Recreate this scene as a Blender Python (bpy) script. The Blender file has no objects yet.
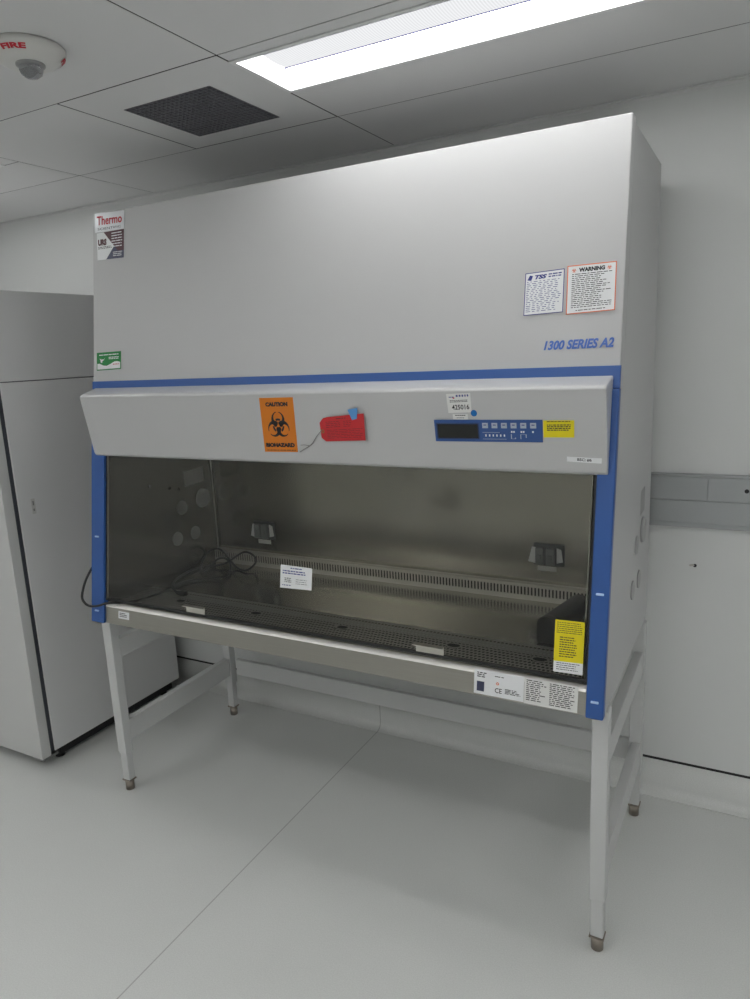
import bpy, bmesh, math, random
from mathutils import Vector, Matrix
random.seed(7)
S = bpy.context.scene
COL = S.collection

# ------------------------------------------------------------------ camera
cam_d = bpy.data.cameras.new('camera'); cam = bpy.data.objects.new('camera', cam_d); COL.objects.link(cam)
cam_d.sensor_fit = 'HORIZONTAL'; cam_d.sensor_width = 36.0; cam_d.lens = 713.25/750*36.0
cam_d.clip_start = 0.02; cam_d.clip_end = 100
Rm = Matrix(((0.8811238, -0.0561036, 0.4695457), (0.4706472, 0.2005401, -0.8592292), (-0.0459569, 0.9780777, 0.2031057)))
cam.matrix_world = Matrix.Translation((2.2156, -1.7517, 1.7191)) @ Rm.to_4x4()
S.camera = cam

# ------------------------------------------------------------------ world, exposure
w = bpy.data.worlds.new('world'); S.world = w; w.use_nodes = True
w.node_tree.nodes['Background'].inputs[0].default_value = (0.75, 0.8, 0.85, 1)
w.node_tree.nodes['Background'].inputs[1].default_value = 0.15
S.view_settings.view_transform = 'Standard'; S.view_settings.look = 'None'
S.view_settings.gamma = 1; S.view_settings.use_curve_mapping = False
S.view_settings.exposure = 1.22
LAMP = 5.9          # emission strength of the ceiling lights' diffusers

# ------------------------------------------------------------------ materials
MATS = {}
def mat(name, col, rough=0.5, metal=0.0, bump=0.0, bscale=200, var=0.0, vscale=20, stretch=None, coat=0.0, spec=None, emis=0.0):
    if name in MATS: return MATS[name]
    m = bpy.data.materials.new(name); m.use_nodes = True; nt = m.node_tree; p = nt.nodes['Principled BSDF']
    c = (*col, 1); p.inputs['Base Color'].default_value = c
    p.inputs['Roughness'].default_value = rough; p.inputs['Metallic'].default_value = metal
    if spec is not None: p.inputs['Specular IOR Level'].default_value = spec
    if coat: p.inputs['Coat Weight'].default_value = coat; p.inputs['Coat Roughness'].default_value = .15
    if emis: p.inputs['Emission Color'].default_value = c; p.inputs['Emission Strength'].default_value = emis
    tc = nt.nodes.new('ShaderNodeTexCoord'); mp = nt.nodes.new('ShaderNodeMapping'); nt.links.new(tc.outputs['Object'], mp.inputs[0])
    if stretch: mp.inputs['Scale'].default_value = stretch
    if var:
        n = nt.nodes.new('ShaderNodeTexNoise'); n.inputs['Scale'].default_value = vscale; n.inputs['Detail'].default_value = 4
        nt.links.new(mp.outputs[0], n.inputs['Vector'])
        mx = nt.nodes.new('ShaderNodeMix'); mx.data_type = 'RGBA'
        mx.inputs[6].default_value = tuple(min(1, q*(1-var)) for q in col)+(1,)
        mx.inputs[7].default_value = tuple(min(1, q*(1+var)) for q in col)+(1,)
        nt.links.new(n.outputs['Fac'], mx.inputs[0]); nt.links.new(mx.outputs[2], p.inputs['Base Color'])
    if bump:
        n = nt.nodes.new('ShaderNodeTexNoise'); n.inputs['Scale'].default_value = bscale; n.inputs['Detail'].default_value = 3
        nt.links.new(mp.outputs[0], n.inputs['Vector'])
        b = nt.nodes.new('ShaderNodeBump'); b.inputs['Strength'].default_value = bump; b.inputs['Distance'].default_value = .002
        nt.links.new(n.outputs['Fac'], b.inputs['Height']); nt.links.new(b.outputs[0], p.inputs['Normal'])
    MATS[name] = m
    return m

M_wall = mat('wall_paint', (.70, .71, .70), .55, bump=.08, bscale=60, var=.015, vscale=3)
M_ceil = mat('ceiling_panel', (.72, .72, .72), .6, bump=.04, bscale=150)
M_ceilgap = mat('ceiling_gap', (.03, .03, .035), .8)
M_trim = mat('wall_angle_paint', (.72, .72, .72), .5)
M_black = mat('black_gap', (.012, .012, .013), .6)
M_pan = mat('cabinet_paint', (.49, .49, .49), .42, bump=.10, bscale=420, var=.01, vscale=2)
M_hood = mat('hood_paint', (.50, .50, .50), .28, bump=.03, bscale=400)
M_blue = mat('blue_paint', (.026, .095, .32), .38, bump=.05, bscale=400)
M_stand = mat('stand_paint', (.55, .555, .55), .42, bump=.05, bscale=400)
M_steel = mat('brushed_steel', (.40, .385, .345), .30, 1.0, bump=.03, bscale=90, var=.10, vscale=14, stretch=(.6, 6, 30))
M_steelin = mat('interior_steel', (.40, .385, .335), .20, 1.0, var=.05, vscale=1.2, stretch=(1, 1, 1))
M_steelshade = mat('shaded_wall_steel', (.24, .235, .215), .22, .9)  # darker copy of the interior steel, left wall's shade put into the colour
M_floorsteel = mat('work_surface_steel', (.40, .385, .34), .18, 1.0, var=.05, vscale=2)
M_grille = mat('grille_steel', (.48, .47, .43), .4, .6)
M_clip = mat('clip_steel', (.62, .60, .54), .32, 1.0)
M_bead = mat('bead_sealant', (.62, .61, .57), .4)
M_strip = mat('strip_steel', (.66, .64, .58), .35, .45)
M_sillglint = mat('sill_highlight_steel', (.85, .83, .78), .42, .6)  # paler than the sill steel: highlight put into the colour
M_footm = mat('foot_steel', (.33, .29, .25), .4, .9, var=.15, vscale=60)
M_dark = mat('dark_void', (.008, .008, .008), .8)
M_seal = mat('black_rubber', (.012, .012, .012), .45)
M_fridge = mat('freezer_steel', (.66, .66, .66), .34, .1, bump=.02, bscale=300, var=.02, vscale=4)
M_fridgedoor = mat('freezer_door_steel', (.58, .58, .57), .38, .15, var=.02, vscale=4)
M_gasket = mat('gasket_rubber', (.045, .05, .06), .5)
M_rail = mat('raceway_aluminium', (.40, .415, .42), .38, .35, var=.02, vscale=10)
M_white = mat('paper_white', (.78, .79, .80), .5)
M_paper2 = mat('paper_grey', (.72, .72, .70), .5)
M_ink = mat('ink_black', (.015, .015, .02), .5)
M_inkblue = mat('ink_blue', (.03, .04, .22), .5)
M_lblue = mat('lettering_blue', (.07, .16, .50), .45)
M_red = mat('ink_red', (.55, .02, .04), .5)
M_orange = mat('sign_orange', (.66, .19, .006), .45)
M_oborder = mat('label_orange', (.78, .16, .05), .5)
M_tag = mat('tag_red', (.54, .02, .025), .5, var=.12, vscale=30)
M_tape = mat('tape_blue', (.10, .32, .68), .5)
M_yellow = mat('label_yellow', (.78, .66, .004), .45)
M_maroon = mat('label_maroon', (.07, .012, .022), .4)
M_navy = mat('label_navy', (.045, .05, .10), .4)
M_green = mat('label_green', (.006, .20, .04), .35)
M_silver = mat('badge_silver', (.75, .76, .78), .28, .8)
M_panelblue = mat('control_blue', (.028, .085, .27), .35)
M_display = mat('display_black', (.006, .007, .006), .12)
M_key = mat('key_grey', (.42, .47, .55), .4)
M_dot = mat('dot_blue', (.0, .13, .42), .45)
M_string = mat('string_grey', (.18, .17, .16), .8)
M_brass = mat('eyelet_brass', (.30, .16, .06), .4, .4)
M_out = mat('outlet_grey', (.055, .062, .066), .35)
M_out2 = mat('outlet_cover_grey', (.20, .21, .215), .3)
M_flap = mat('outlet_flap', (.85, .87, .88), .35)
M_cap = mat('port_cap', (.42, .43, .42), .4)
M_capr = mat('port_cap_outer', (.36, .36, .36), .4)
M_foam = mat('black_plastic', (.008, .008, .009), .4)
M_white_pl = mat('white_plastic', (.66, .655, .63), .35)
M_lampwhite = mat('lamp_frame', (.78, .78, .78), .4)

def glassmat(name, tint, rough=0.0, ior=1.5, refl=1.0):
    m = bpy.data.materials.new(name); m.use_nodes = True; nt = m.node_tree; nt.nodes.clear()
    o = nt.nodes.new('ShaderNodeOutputMaterial'); mx = nt.nodes.new('ShaderNodeMixShader'); fr = nt.nodes.new('ShaderNodeFresnel')
    t = nt.nodes.new('ShaderNodeBsdfTransparent'); g = nt.nodes.new('ShaderNodeBsdfGlossy')
    t.inputs[0].default_value = (*tint, 1); g.inputs['Roughness'].default_value = rough; g.inputs['Color'].default_value = (refl, refl, refl, 1)
    fr.inputs[0].default_value = ior
    ge = nt.nodes.new('ShaderNodeNewGeometry'); iv = nt.nodes.new('ShaderNodeMath'); iv.operation = 'SUBTRACT'; iv.inputs[0].default_value = 1.0
    nt.links.new(ge.outputs['Backfacing'], iv.inputs[1]); ml = nt.nodes.new('ShaderNodeMath'); ml.operation = 'MULTIPLY'
    nt.links.new(fr.outputs[0], ml.inputs[0]); nt.links.new(iv.outputs[0], ml.inputs[1])
    nt.links.new(ml.outputs[0], mx.inputs[0]); nt.links.new(t.outputs[0], mx.inputs[1]); nt.links.new(g.outputs[0], mx.inputs[2])
    nt.links.new(mx.outputs[0], o.inputs[0]); return m
M_glass = glassmat('tinted_glass', (.86, .86, .845))
M_clear = glassmat('clear_plastic', (.86, .86, .86), .1)

def emit(name, col, s):
    m = bpy.data.materials.new(name); m.use_nodes = True; nt = m.node_tree; nt.nodes.clear()
    o = nt.nodes.new('ShaderNodeOutputMaterial'); e = nt.nodes.new('ShaderNodeEmission')
    e.inputs[0].default_value = (*col, 1); e.inputs[1].default_value = s
    nt.links.new(e.outputs[0], o.inputs[0]); return m
M_lamp = emit('lamp_diffuser', (.99, .993, .985), LAMP)
M_lampn = emit('lamp_diffuser_dim', (.99, .993, .985), LAMP*.72)
M_lampe = emit('lamp_end', (1, 1, .99), LAMP*.16)
M_lampc = emit('lamp_basket', (.97, .98, 1.0), LAMP*.065)
nt_ = M_lampc.node_tree; tc_ = nt_.nodes.new('ShaderNodeTexCoord'); wv_ = nt_.nodes.new('ShaderNodeTexWave'); wv_.inputs['Scale'].default_value = 40
mr_ = nt_.nodes.new('ShaderNodeMapRange'); mr_.inputs['To Min'].default_value = LAMP*.058; mr_.inputs['To Max'].default_value = LAMP*.070
nt_.links.new(tc_.outputs['Object'], wv_.inputs['Vector']); nt_.links.new(wv_.outputs['Fac'], mr_.inputs['Value']); nt_.links.new(mr_.outputs[0], nt_.nodes['Emission'].inputs[1])

def floor_mat():
    m = bpy.data.materials.new('vinyl_floor'); m.use_nodes = True; nt = m.node_tree; p = nt.nodes['Principled BSDF']; L = nt.links.new
    p.inputs['Roughness'].default_value = .38
    tc = nt.nodes.new('ShaderNodeTexCoord')
    n1 = nt.nodes.new('ShaderNodeTexNoise'); n1.inputs['Scale'].default_value = 260; n1.inputs['Detail'].default_value = 2
    n2 = nt.nodes.new('ShaderNodeTexNoise'); n2.inputs['Scale'].default_value = 3; n2.inputs['Detail'].default_value = 5
    L(tc.outputs['Object'], n1.inputs['Vector']); L(tc.outputs['Object'], n2.inputs['Vector'])
    r = nt.nodes.new('ShaderNodeValToRGB'); r.color_ramp.elements[0].position = .3; r.color_ramp.elements[1].position = .7
    r.color_ramp.elements[0].color = (.64, .65, .63, 1); r.color_ramp.elements[1].color = (.72, .73, .71, 1)
    L(n1.outputs['Fac'], r.inputs[0])
    mx = nt.nodes.new('ShaderNodeMix'); mx.data_type = 'RGBA'; mx.blend_type = 'MULTIPLY'; mx.inputs[0].default_value = 1
    r2 = nt.nodes.new('ShaderNodeValToRGB'); r2.color_ramp.elements[0].color = (.93, .93, .93, 1); r2.color_ramp.elements[1].color = (1, 1, 1, 1)
    L(n2.outputs['Fac'], r2.inputs[0]); L(r.outputs[0], mx.inputs[6]); L(r2.outputs[0], mx.inputs[7])
    # welded seam between two sheets
    sx = nt.nodes.new('ShaderNodeSeparateXYZ'); L(tc.outputs['Object'], sx.inputs[0])
    a = nt.nodes.new('ShaderNodeMath'); a.operation = 'SUBTRACT'; a.inputs[1].default_value = .738; L(sx.outputs[0], a.inputs[0])
    b = nt.nodes.new('ShaderNodeMath'); b.operation = 'ABSOLUTE'; L(a.outputs[0], b.inputs[0])
    c = nt.nodes.new('ShaderNodeMath'); c.operation = 'LESS_THAN'; c.inputs[1].default_value = .0022; L(b.outputs[0], c.inputs[0])
    m2 = nt.nodes.new('ShaderNodeMix'); m2.data_type = 'RGBA'; L(c.outputs[0], m2.inputs[0]); L(mx.outputs[2], m2.inputs[6])
    m2.inputs[7].default_value = (.42, .42, .41, 1)
    L(m2.outputs[2], p.inputs['Base Color'])
    bp = nt.nodes.new('ShaderNodeBump'); bp.inputs['Strength'].default_value = .06; bp.inputs['Distance'].default_value = .002
    L(n1.outputs['Fac'], bp.inputs['Height']); L(bp.outputs[0], p.inputs['Normal'])
    return m
M_floor = floor_mat()

# ------------------------------------------------------------------ mesh helpers
def mb(): return bmesh.new()
def box(bm, x0, x1, y0, y1, z0, z1, mi=0):
    v = [bm.verts.new((x, y, z)) for z in (z0, z1) for y in (y0, y1) for x in (x0, x1)]
    for f in ((0, 2, 3, 1), (4, 5, 7, 6), (0, 1, 5, 4), (2, 6, 7, 3), (0, 4, 6, 2), (1, 3, 7, 5)):
        bm.faces.new([v[i] for i in f]).material_index = mi
    return v
def hexa(bm, P, mi=0):       # 8 points ordered as box()
    v = [bm.verts.new(p) for p in P]
    for f in ((0, 2, 3, 1), (4, 5, 7, 6), (0, 1, 5, 4), (2, 6, 7, 3), (0, 4, 6, 2), (1, 3, 7, 5)):
        bm.faces.new([v[i] for i in f]).material_index = mi
def prism_x(bm, prof, x0, x1):      # profile in (y, z)
    a = [bm.verts.new((x0, y, z)) for y, z in prof]; b = [bm.verts.new((x1, y, z)) for y, z in prof]
    n = len(prof); bm.faces.new(a); bm.faces.new(b[::-1])
    for i in range(n): bm.faces.new((a[i], b[i], b[(i+1) % n], a[(i+1) % n]))
def poly(bm, pts, off):           # flat polygon with thickness, off = vector
    a = [bm.verts.new(p) for p in pts]; b = [bm.verts.new(Vector(p)+Vector(off)) for p in pts]
    n = len(pts); bm.faces.new(a); bm.faces.new(b[::-1])
    for i in range(n): bm.faces.new((a[i], b[i], b[(i+1) % n], a[(i+1) % n]))
def cyl(bm, p0, p1, r, r2=None, seg=24, caps=True):
    p0, p1 = Vector(p0), Vector(p1); r2 = r if r2 is None else r2
    d = (p1-p0).normalized(); t = Vector((1, 0, 0)) if abs(d.x) < .8 else Vector((0, 1, 0))
    u = d.cross(t).normalized(); v = d.cross(u)
    A = [bm.verts.new(p0+(u*math.cos(a)+v*math.sin(a))*r) for a in [2*math.pi*i/seg for i in range(seg)]]
    B = [bm.verts.new(p1+(u*math.cos(a)+v*math.sin(a))*r2) for a in [2*math.pi*i/seg for i in range(seg)]]
    for i in range(seg): bm.faces.new((A[i], A[(i+1) % seg], B[(i+1) % seg], B[i])).smooth = True
    if caps: bm.faces.new(A[::-1]); bm.faces.new(B)
def lathe(bm, prof, c, seg=48):   # prof (r, z), closed at r=0
    rings = []
    for r, z in prof:
        if r < 1e-6: rings.append([bm.verts.new((c[0], c[1], c[2]+z))])
        else: rings.append([bm.verts.new((c[0]+r*math.cos(2*math.pi*i/seg), c[1]+r*math.sin(2*math.pi*i/seg), c[2]+z)) for i in range(seg)])
    for a, b in zip(rings, rings[1:]):
        for i in range(seg):
            j = (i+1) % seg
            q = [a[i % len(a)], a[j % len(a)], b[j % len(b)], b[i % len(b)]]
            q2 = []
            for x in q:
                if x not in q2: q2.append(x)
            if len(q2) > 2: bm.faces.new(q2).smooth = True
def tube(bm, pts, r, seg=8, sub=6):
    P = [Vector(p) for p in pts]; Q = []
    for i in range(len(P)-1):
        p0, p1, p2, p3 = P[max(i-1, 0)], P[i], P[i+1], P[min(i+2, len(P)-1)]
        for k in range(sub):
            t = k/sub
            Q.append(.5*((2*p1)+(p2-p0)*t+(2*p0-5*p1+4*p2-p3)*t*t+(3*p1-p0-3*p2+p3)*t**3))
    Q.append(P[-1]); up = Vector((0, 0, 1)); prev = None
    for i, q in enumerate(Q):
        d = (Q[min(i+1, len(Q)-1)]-Q[max(i-1, 0)]).normalized()
        if i == 0: u = d.cross(up if abs(d.z) < .9 else Vector((1, 0, 0))).normalized()
        else: u = (u-d*u.dot(d)).normalized()
        v = d.cross(u)
        ring = [bm.verts.new(q+(u*math.cos(a)+v*math.sin(a))*r) for a in [2*math.pi*k/seg for k in range(seg)]]
        if prev:
            for k in range(seg): bm.faces.new((prev[k], prev[(k+1) % seg], ring[(k+1) % seg], ring[k])).smooth = True
        else: bm.faces.new(ring[::-1])
        prev = ring
    bm.faces.new(prev)

def origin(o):
    v = Vector((0, 0, 0))
    while o: v += o.location; o = o.parent
    return v
def obj(name, bm, m, parent=None, bevel=0, label=None, seg=2):
    me = bpy.data.meshes.new(name)
    bmesh.ops.recalc_face_normals(bm, faces=bm.faces)
    if parent: bmesh.ops.translate(bm, verts=bm.verts, vec=-origin(parent))
    bm.to_mesh(me); bm.free()
    for q in (m if isinstance(m, (list, tuple)) else [m]): me.materials.append(q)
    o = bpy.data.objects.new(name, me); COL.objects.link(o)
    if parent: o.parent = parent
    if bevel:
        b = o.modifiers.new('bevel', 'BEVEL'); b.width = bevel; b.segments = seg; b.limit_method = 'ANGLE'; b.angle_limit = math.radians(40)
        for f in me.polygons: f.use_smooth = True
        wn = o.modifiers.new('wn', 'WEIGHTED_NORMAL'); wn.keep_sharp = True
    if label: o['label'] = label
    return o
def tag(o, label, cat, group=None, kind=None):
    if label: o['label'] = label
    if cat: o['category'] = cat
    if group: o['group'] = group
    if kind: o['kind'] = kind
    return o
def thing(name, label, cat, loc=(0, 0, 0), group=None):
    o = bpy.data.objects.new(name, None); o.empty_display_size = .1; COL.objects.link(o); o.location = loc
    return tag(o, label, cat, group)
def struct(name, bm, m, bevel=0):
    o = obj(name, bm, m, None, bevel); o['kind'] = 'structure'; return o

# maps from (x, z) on a slanted face to space; o = distance in front of it
ZB, SL = .7585, .1552
def yF(z): return (z-ZB)*SL
def FP(x, z, o=0): return (x, yF(z)-o, z)
def HP(x, z, o=0): return (x, .0462+(z-1.6025)*(.0815-.0462)/(1.3963-1.6025)-.0003-o, z)
def quad(bm, mp, c, o0=0, o1=.0006):       # c = four (x,z) corners TL TR BR BL
    tl, tr, br, bl = c
    P = [mp(*bl, o1), mp(*br, o1), mp(*bl, o0), mp(*br, o0), mp(*tl, o1), mp(*tr, o1), mp(*tl, o0), mp(*tr, o0)]
    hexa(bm, P)
def rc(x0, x1, z0, z1): return ((x0, z1), (x1, z1), (x1, z0), (x0, z0))
def bil(c, u, v):     # u right, v up in the quad
    tl, tr, br, bl = [Vector((*p, 0)) for p in c]
    p = (bl*(1-u)+br*u)*(1-v)+(tl*(1-u)+tr*u)*v
    return p.x, p.y
def text(s, c, mp, m, parent, u0=0, u1=1, v0=0, v1=1, o=.0009, bold=0.0, shear=0.0, name='lettering'):
    cu = bpy.data.curves.new('t', 'FONT'); cu.body = s; cu.offset = bold; cu.shear = shear; cu.resolution_u = 3
    to = bpy.data.objects.new('t', cu); COL.objects.link(to); bpy.context.view_layer.update()
    dg = bpy.context.evaluated_depsgraph_get(); me = bpy.data.meshes.new_from_object(to.evaluated_get(dg))
    xs = [v.co.x for v in me.vertices]; ys = [v.co.y for v in me.vertices]
    x0, x1, y0, y1 = min(xs), max(xs), min(ys), max(ys)
    bm = mb(); bm.from_mesh(me)
    for v in bm.verts:
        uu = u0+(u1-u0)*(v.co.x-x0)/(x1-x0); vv = v0+(v1-v0)*(v.co.y-y0)/(y1-y0)
        v.co = Vector(mp(*bil(c, uu, vv), o))
    bpy.data.objects.remove(to); bpy.data.curves.remove(cu); bpy.data.meshes.remove(me)
    return obj(name, bm, m, parent)
def fine(c, mp, m, parent, rows, u0=.06, u1=.94, v0=.06, v1=.94, o=.0009, fill=.5, word=(.03, .12), cut=.15, name='fine_print', gap=.02):
    bm = mb(); h = (v1-v0)/rows
    for r in range(rows):
        vt = v1-r*h; vb = vt-h*fill; u = u0; end = u1-(u1-u0)*random.random()*cut
        while u < end:
            wd = min(random.uniform(*word), end-u)
            if wd > .008: quad(bm, mp, (bil(c, u, vt), bil(c, u+wd, vt), bil(c, u+wd, vb), bil(c, u, vb)), o-.0004, o)
            u += wd+gap
    return obj(name, bm, m, parent)
def sticker(name, c, mp, m, parent, label=None, o1=.0006):
    bm = mb(); quad(bm, mp, c, 0, o1); return obj(name, bm, m, parent, label=label)
def frame(c, mp, m, parent, t=.02, o=.0009, name='border'):
    bm = mb()
    for (a, b, d, e) in ((0, 1, 0, t), (0, 1, 1-t, 1), (0, t, 0, 1), (1-t, 1, 0, 1)):
        quad(bm, mp, (bil(c, a, e), bil(c, b, e), bil(c, b, d), bil(c, a, d)), o-.0004, o)
    return obj(name, bm, m, parent)
def biohazard(c, mp, parent, m, mo, cu, cv, ru, rv, o=.0009):
    bm = mb(); N = 40
    def P(x, y, oo): return mp(*bil(c, cu+x*ru/30, cv+y*rv/30), oo)
    for k in range(3):
        a0 = math.pi/2+k*2*math.pi/3; ca, sa = math.cos(a0), math.sin(a0)
        pr = None
        for i in range(N+1):
            t = a0+math.radians(14)+(2*math.pi-math.radians(28))*i/N
            A = (11*ca+15*math.cos(t), 11*sa+15*math.sin(t)); B = (14.8*ca+9.9*math.cos(t), 14.8*sa+9.9*math.sin(t))
            A, B = bm.verts.new(P(*A, o)), bm.verts.new(P(*B, o))
            if pr: bm.faces.new((pr[0], A, B, pr[1]))
            pr = (A, B)
        # piece of the middle ring inside this lobe
        pr = None
        for i in range(9):
            t = a0+math.radians(-26+52*i/8)
            A, B = bm.verts.new(P(13.5*math.cos(t), 13.5*math.sin(t), o)), bm.verts.new(P(9.5*math.cos(t), 9.5*math.sin(t), o))
            if pr: bm.faces.new((pr[0], A, B, pr[1]))
            pr = (A, B)
    s = obj('biohazard_symbol', bm, m, parent)
    bm = mb(); bm.faces.new([bm.verts.new(P(2.6*math.cos(t), 2.6*math.sin(t), o+.0004)) for t in [2*math.pi*i/16 for i in range(16)]])
    for k in range(3):
        t = math.pi/2+k*2*math.pi/3+math.pi/1; dx, dy = math.cos(t+math.pi), math.sin(t+math.pi)
        bm.faces.new([bm.verts.new(P(*q, o+.0004)) for q in ((-dy*.7, dx*.7), (dy*.7, -dx*.7), (dx*6+dy*.7, dy*6-dx*.7), (dx*6-dy*.7, dy*6+dx*.7))])
    obj('symbol_center', bm, mo, parent)
    return s

# ================================================================== STRUCTURE
YW, ZC = .904, 2.486
XL, XR, YFR = -2.6, 5.2, -5.4
bm = mb(); box(bm, XL, XR, YFR, YW+.01, -.1, 0); struct('floor', bm, M_floor)
# coved floor edge against the back wall
bm = mb(); R = .035; prof = [(YW+.01, -.002), (YW-R, -.0)]
prof = [(YW-R*1.0+R*math.sin(a), R-R*math.cos(a)) for a in [math.radians(10*i) for i in range(10)]]
prof = [(YW+.012, 0.0005)]+[(y, z+.0006) for y, z in prof]+[(YW, .139), (YW+.012, .139)]
prism_x(bm, prof, XL, XR); o = struct('baseboard_back', bm, M_floor)
for f in o.data.polygons: f.use_smooth = abs(f.normal.x) < .5
bm = mb(); box(bm, XL, XR, YW+.004, YW+.03, .1385, .155); struct('trim_1', bm, M_black)
bm = mb(); box(bm, XL, XR, YW, YW+.1, .1515, ZC+.05); struct('wall_back', bm, M_wall)
bm = mb(); box(bm, XL-.1, XL, YFR, YW, 0, ZC+.05); struct('wall_left', bm, M_wall)
bm = mb(); box(bm, XR, XR+.1, YFR, YW, 0, ZC+.05); struct('wall_right', bm, M_wall)
bm = mb(); box(bm, XL, XR, YFR-.1, YFR, 0, ZC+.05); struct('wall_front', bm, M_wall)
bm = mb(); prism_x(bm, [(YW, ZC-.013), (YW, ZC-.001), (YW-.02, ZC-.001), (YW-.02, ZC-.004), (YW-.003, ZC-.004), (YW-.003, ZC-.013)], XL, XR); struct('trim_2', bm, M_trim)

# ceiling: lay-in metal panels with dark joints
ys = [YW-.003, .477, -.131]
y = -.131
while y > YFR: y -= .608; ys.append(y)
C0 = .925
lights = []    # (x0,x1,y0,y1)
for cy0 in (-.084, -1.300, -2.516, -3.732, -4.948):  # rows beyond the first are unseen, added for more light in the room
    for cx0 in (-1.62, .925, 3.36):
        lights.append((cx0, cx0+1.215, cy0, cy0+.282))
VENT = (.31, .925, -.131, .477)
bm = mb(); g = .0025
def tile(x0, x1, y0, y1):
    box(bm, x0+g, x1-g, y0+g, y1-g, ZC, ZC+.018); box(bm, x0, x1, y0, y1, ZC+.0008, ZC+.012, 1)
xl = [C0+1.22*k for k in range(-4, 5)]
for i in range(len(ys)-1):
    y1, y0 = ys[i], ys[i+1]
    off = 0
    for k in range(-4, 4):
        x0, x1 = C0+1.22*k, C0+1.22*(k+1)
        if k == -1: x0 = -.322
        if k == -2: x1 = -.322
        x0, x1 = max(x0, XL), min(x1, XR)
        if x1-x0 < .02: continue
        # split round lights and the vent
        hit = [l for l in lights if l[0] < x1-.1 and l[1] > x0+.1 and l[2] < y1-.02 and l[3] > y0+.02]
        if i == 1 and k == -1:
            tile(x0, .31, y0, y1)
            for q in ((.31, .3145, y0, y1), (.9205, .925, y0, y1), (.31, .925, y0, y0+.0045), (.31, .925, y1-.0045, y1)): box(bm, *q, ZC+.0008, ZC+.012, 1)
            continue
        if hit:
            l = hit[0]
            if l[3] < y1-.03: tile(x0, x1, l[3], y1)
            if l[2] > y0+.03: box(bm, x0+g, x1-g, y0+g, l[2]-g, ZC, ZC+.018)
            if l[0] > x0+.03: tile(x0, l[0], max(y0, l[2]), min(l[3], y1))
            if l[1] < x1-.03: tile(l[1], x1, max(y0, l[2]), min(l[3], y1))
        else: tile(x0, x1, y0, y1)
box(bm, XL, XR, YFR, YW, ZC+.10, ZC+.12, 1)
# dark strips above the joints (grid of carrier bars)
for yy in ys[1:]:
    segs = [(XL, XR)]
    box(bm, XL, XR, yy-.008, yy+.008, ZC+.0185, ZC+.03, 1)
struct('ceiling', bm, [M_ceil, M_ceilgap])

# ================================================================== CEILING THINGS
def troffer(x0, x1, y0, y1, label):
    t = thing('ceiling_light', label, 'ceiling light', ((x0+x1)/2, (y0+y1)/2, ZC), 'recessed ceiling lights')
    bm = mb(); e = .014; z0, z1 = ZC-.003, ZC+.006
    box(bm, x0, x1, y0, y0+e, z0, z1); box(bm, x0, x1, y1-e, y1, z0, z1); box(bm, x0, x0+e, y0+e, y1-e, z0, z1); box(bm, x1-e, x1, y0+e, y1-e, z0, z1)
    # housing above
    H = ZC+.085
    box(bm, x0+.002, x0+.006, y0+.002, y1-.002, z1, H); box(bm, x1-.006, x1-.002, y0+.002, y1-.002, z1, H)
    box(bm, x0+.002, x1-.002, y0+.002, y0+.006, z1, H); box(bm, x0+.002, x1-.002, y1-.006, y1-.002, z1, H)
    box(bm, x0+.002, x1-.002, y0+.002, y1-.002, H, H+.004)
    obj('housing', bm, M_lampwhite, t)
    yc0, yc1 = y0+.084, y1-.084; zb_ = ZC+.034
    for a, b in ((y0+e, yc0), (y1-e, yc1)):
        bm = mb(); X0, X1 = x0+e+.035, x1-e-.035
        poly(bm, [(x0+e, a, z1-.002), (x1-e, a, z1-.002), (X1, b, zb_), (X0, b, zb_)], (0, 0, .003)); obj('side_diffuser', bm, M_lampn if y0 > -.5 else M_lamp, t)
    for a, b in ((x0+e, x0+e+.035), (x1-e, x1-e-.035)):
        bm = mb(); poly(bm, [(a, y0+e, z1-.002), (a, y1-e, z1-.002), (b, yc1, zb_), (b, yc0, zb_)], (0, 0, .003)); obj('end_plate', bm, M_lampe, t)
    # centre basket, ribbed
    X0, X1 = x0+e+.035, x1-e-.035; n = 10
    prof = [(yc0+(yc1-yc0)*q/n, zb_-.002-.004*math.sin(math.pi*q/n)) for q in range(n+1)]+[(yc1, zb_+.006), (yc0, zb_+.006)]
    bm = mb(); prism_x(bm, prof, X0, X1); obj('center_basket', bm, M_lampc, t)
    bm = mb()
    for yy in (yc0+.001, yc1-.001): box(bm, X0-.004, X1+.004, yy-.0013, yy+.0013, zb_-.0045, zb_+.002)
    obj('basket_edge', bm, M_edge, t)
M_edge = mat('basket_edge', (.10, .10, .30), .5)
ltxt = {(-.084, .925): 'recessed ceiling light above the cabinet, bright and nearest the wall',
        (-.084, -1.62): 'recessed ceiling light whose tip shows at the far left edge of the ceiling'}
for l in lights:
    troffer(*l, ltxt.get((l[2], l[0]), 'unseen recessed ceiling light, added to brighten the room'))

# exhaust vent panel
v = thing('ceiling_vent', 'square perforated air vent panel in the ceiling beside the bright light', 'vent', (.6175, .173, ZC))
bm = mb(); x0, x1, y0, y1 = VENT; gx0, gx1, gy0, gy1 = .427, .769, .022, .364; zt = ZC+.0002
for b in ((x0+.004, gx0, y0+.004, y1-.004), (gx1, x1-.004, y0+.004, y1-.004), (gx0, gx1, y0+.004, gy0), (gx0, gx1, gy1, y1-.004)):
    box(bm, *b, zt, ZC+.012)
obj('panel', bm, M_ceil, v)
bm = mb(); n = 19
for i in range(n+1):
    q = gx0+(gx1-gx0)*i/n; box(bm, q-.0016, q+.0016, gy0, gy1, zt-.001, zt+.012)
    q = gy0+(gy1-gy0)*i/n; box(bm, gx0, gx1, q-.0016, q+.0016, zt-.0012, zt+.0118)
obj('grille', bm, mat('vent_grille', (.16, .16, .18), .5), v)
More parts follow.
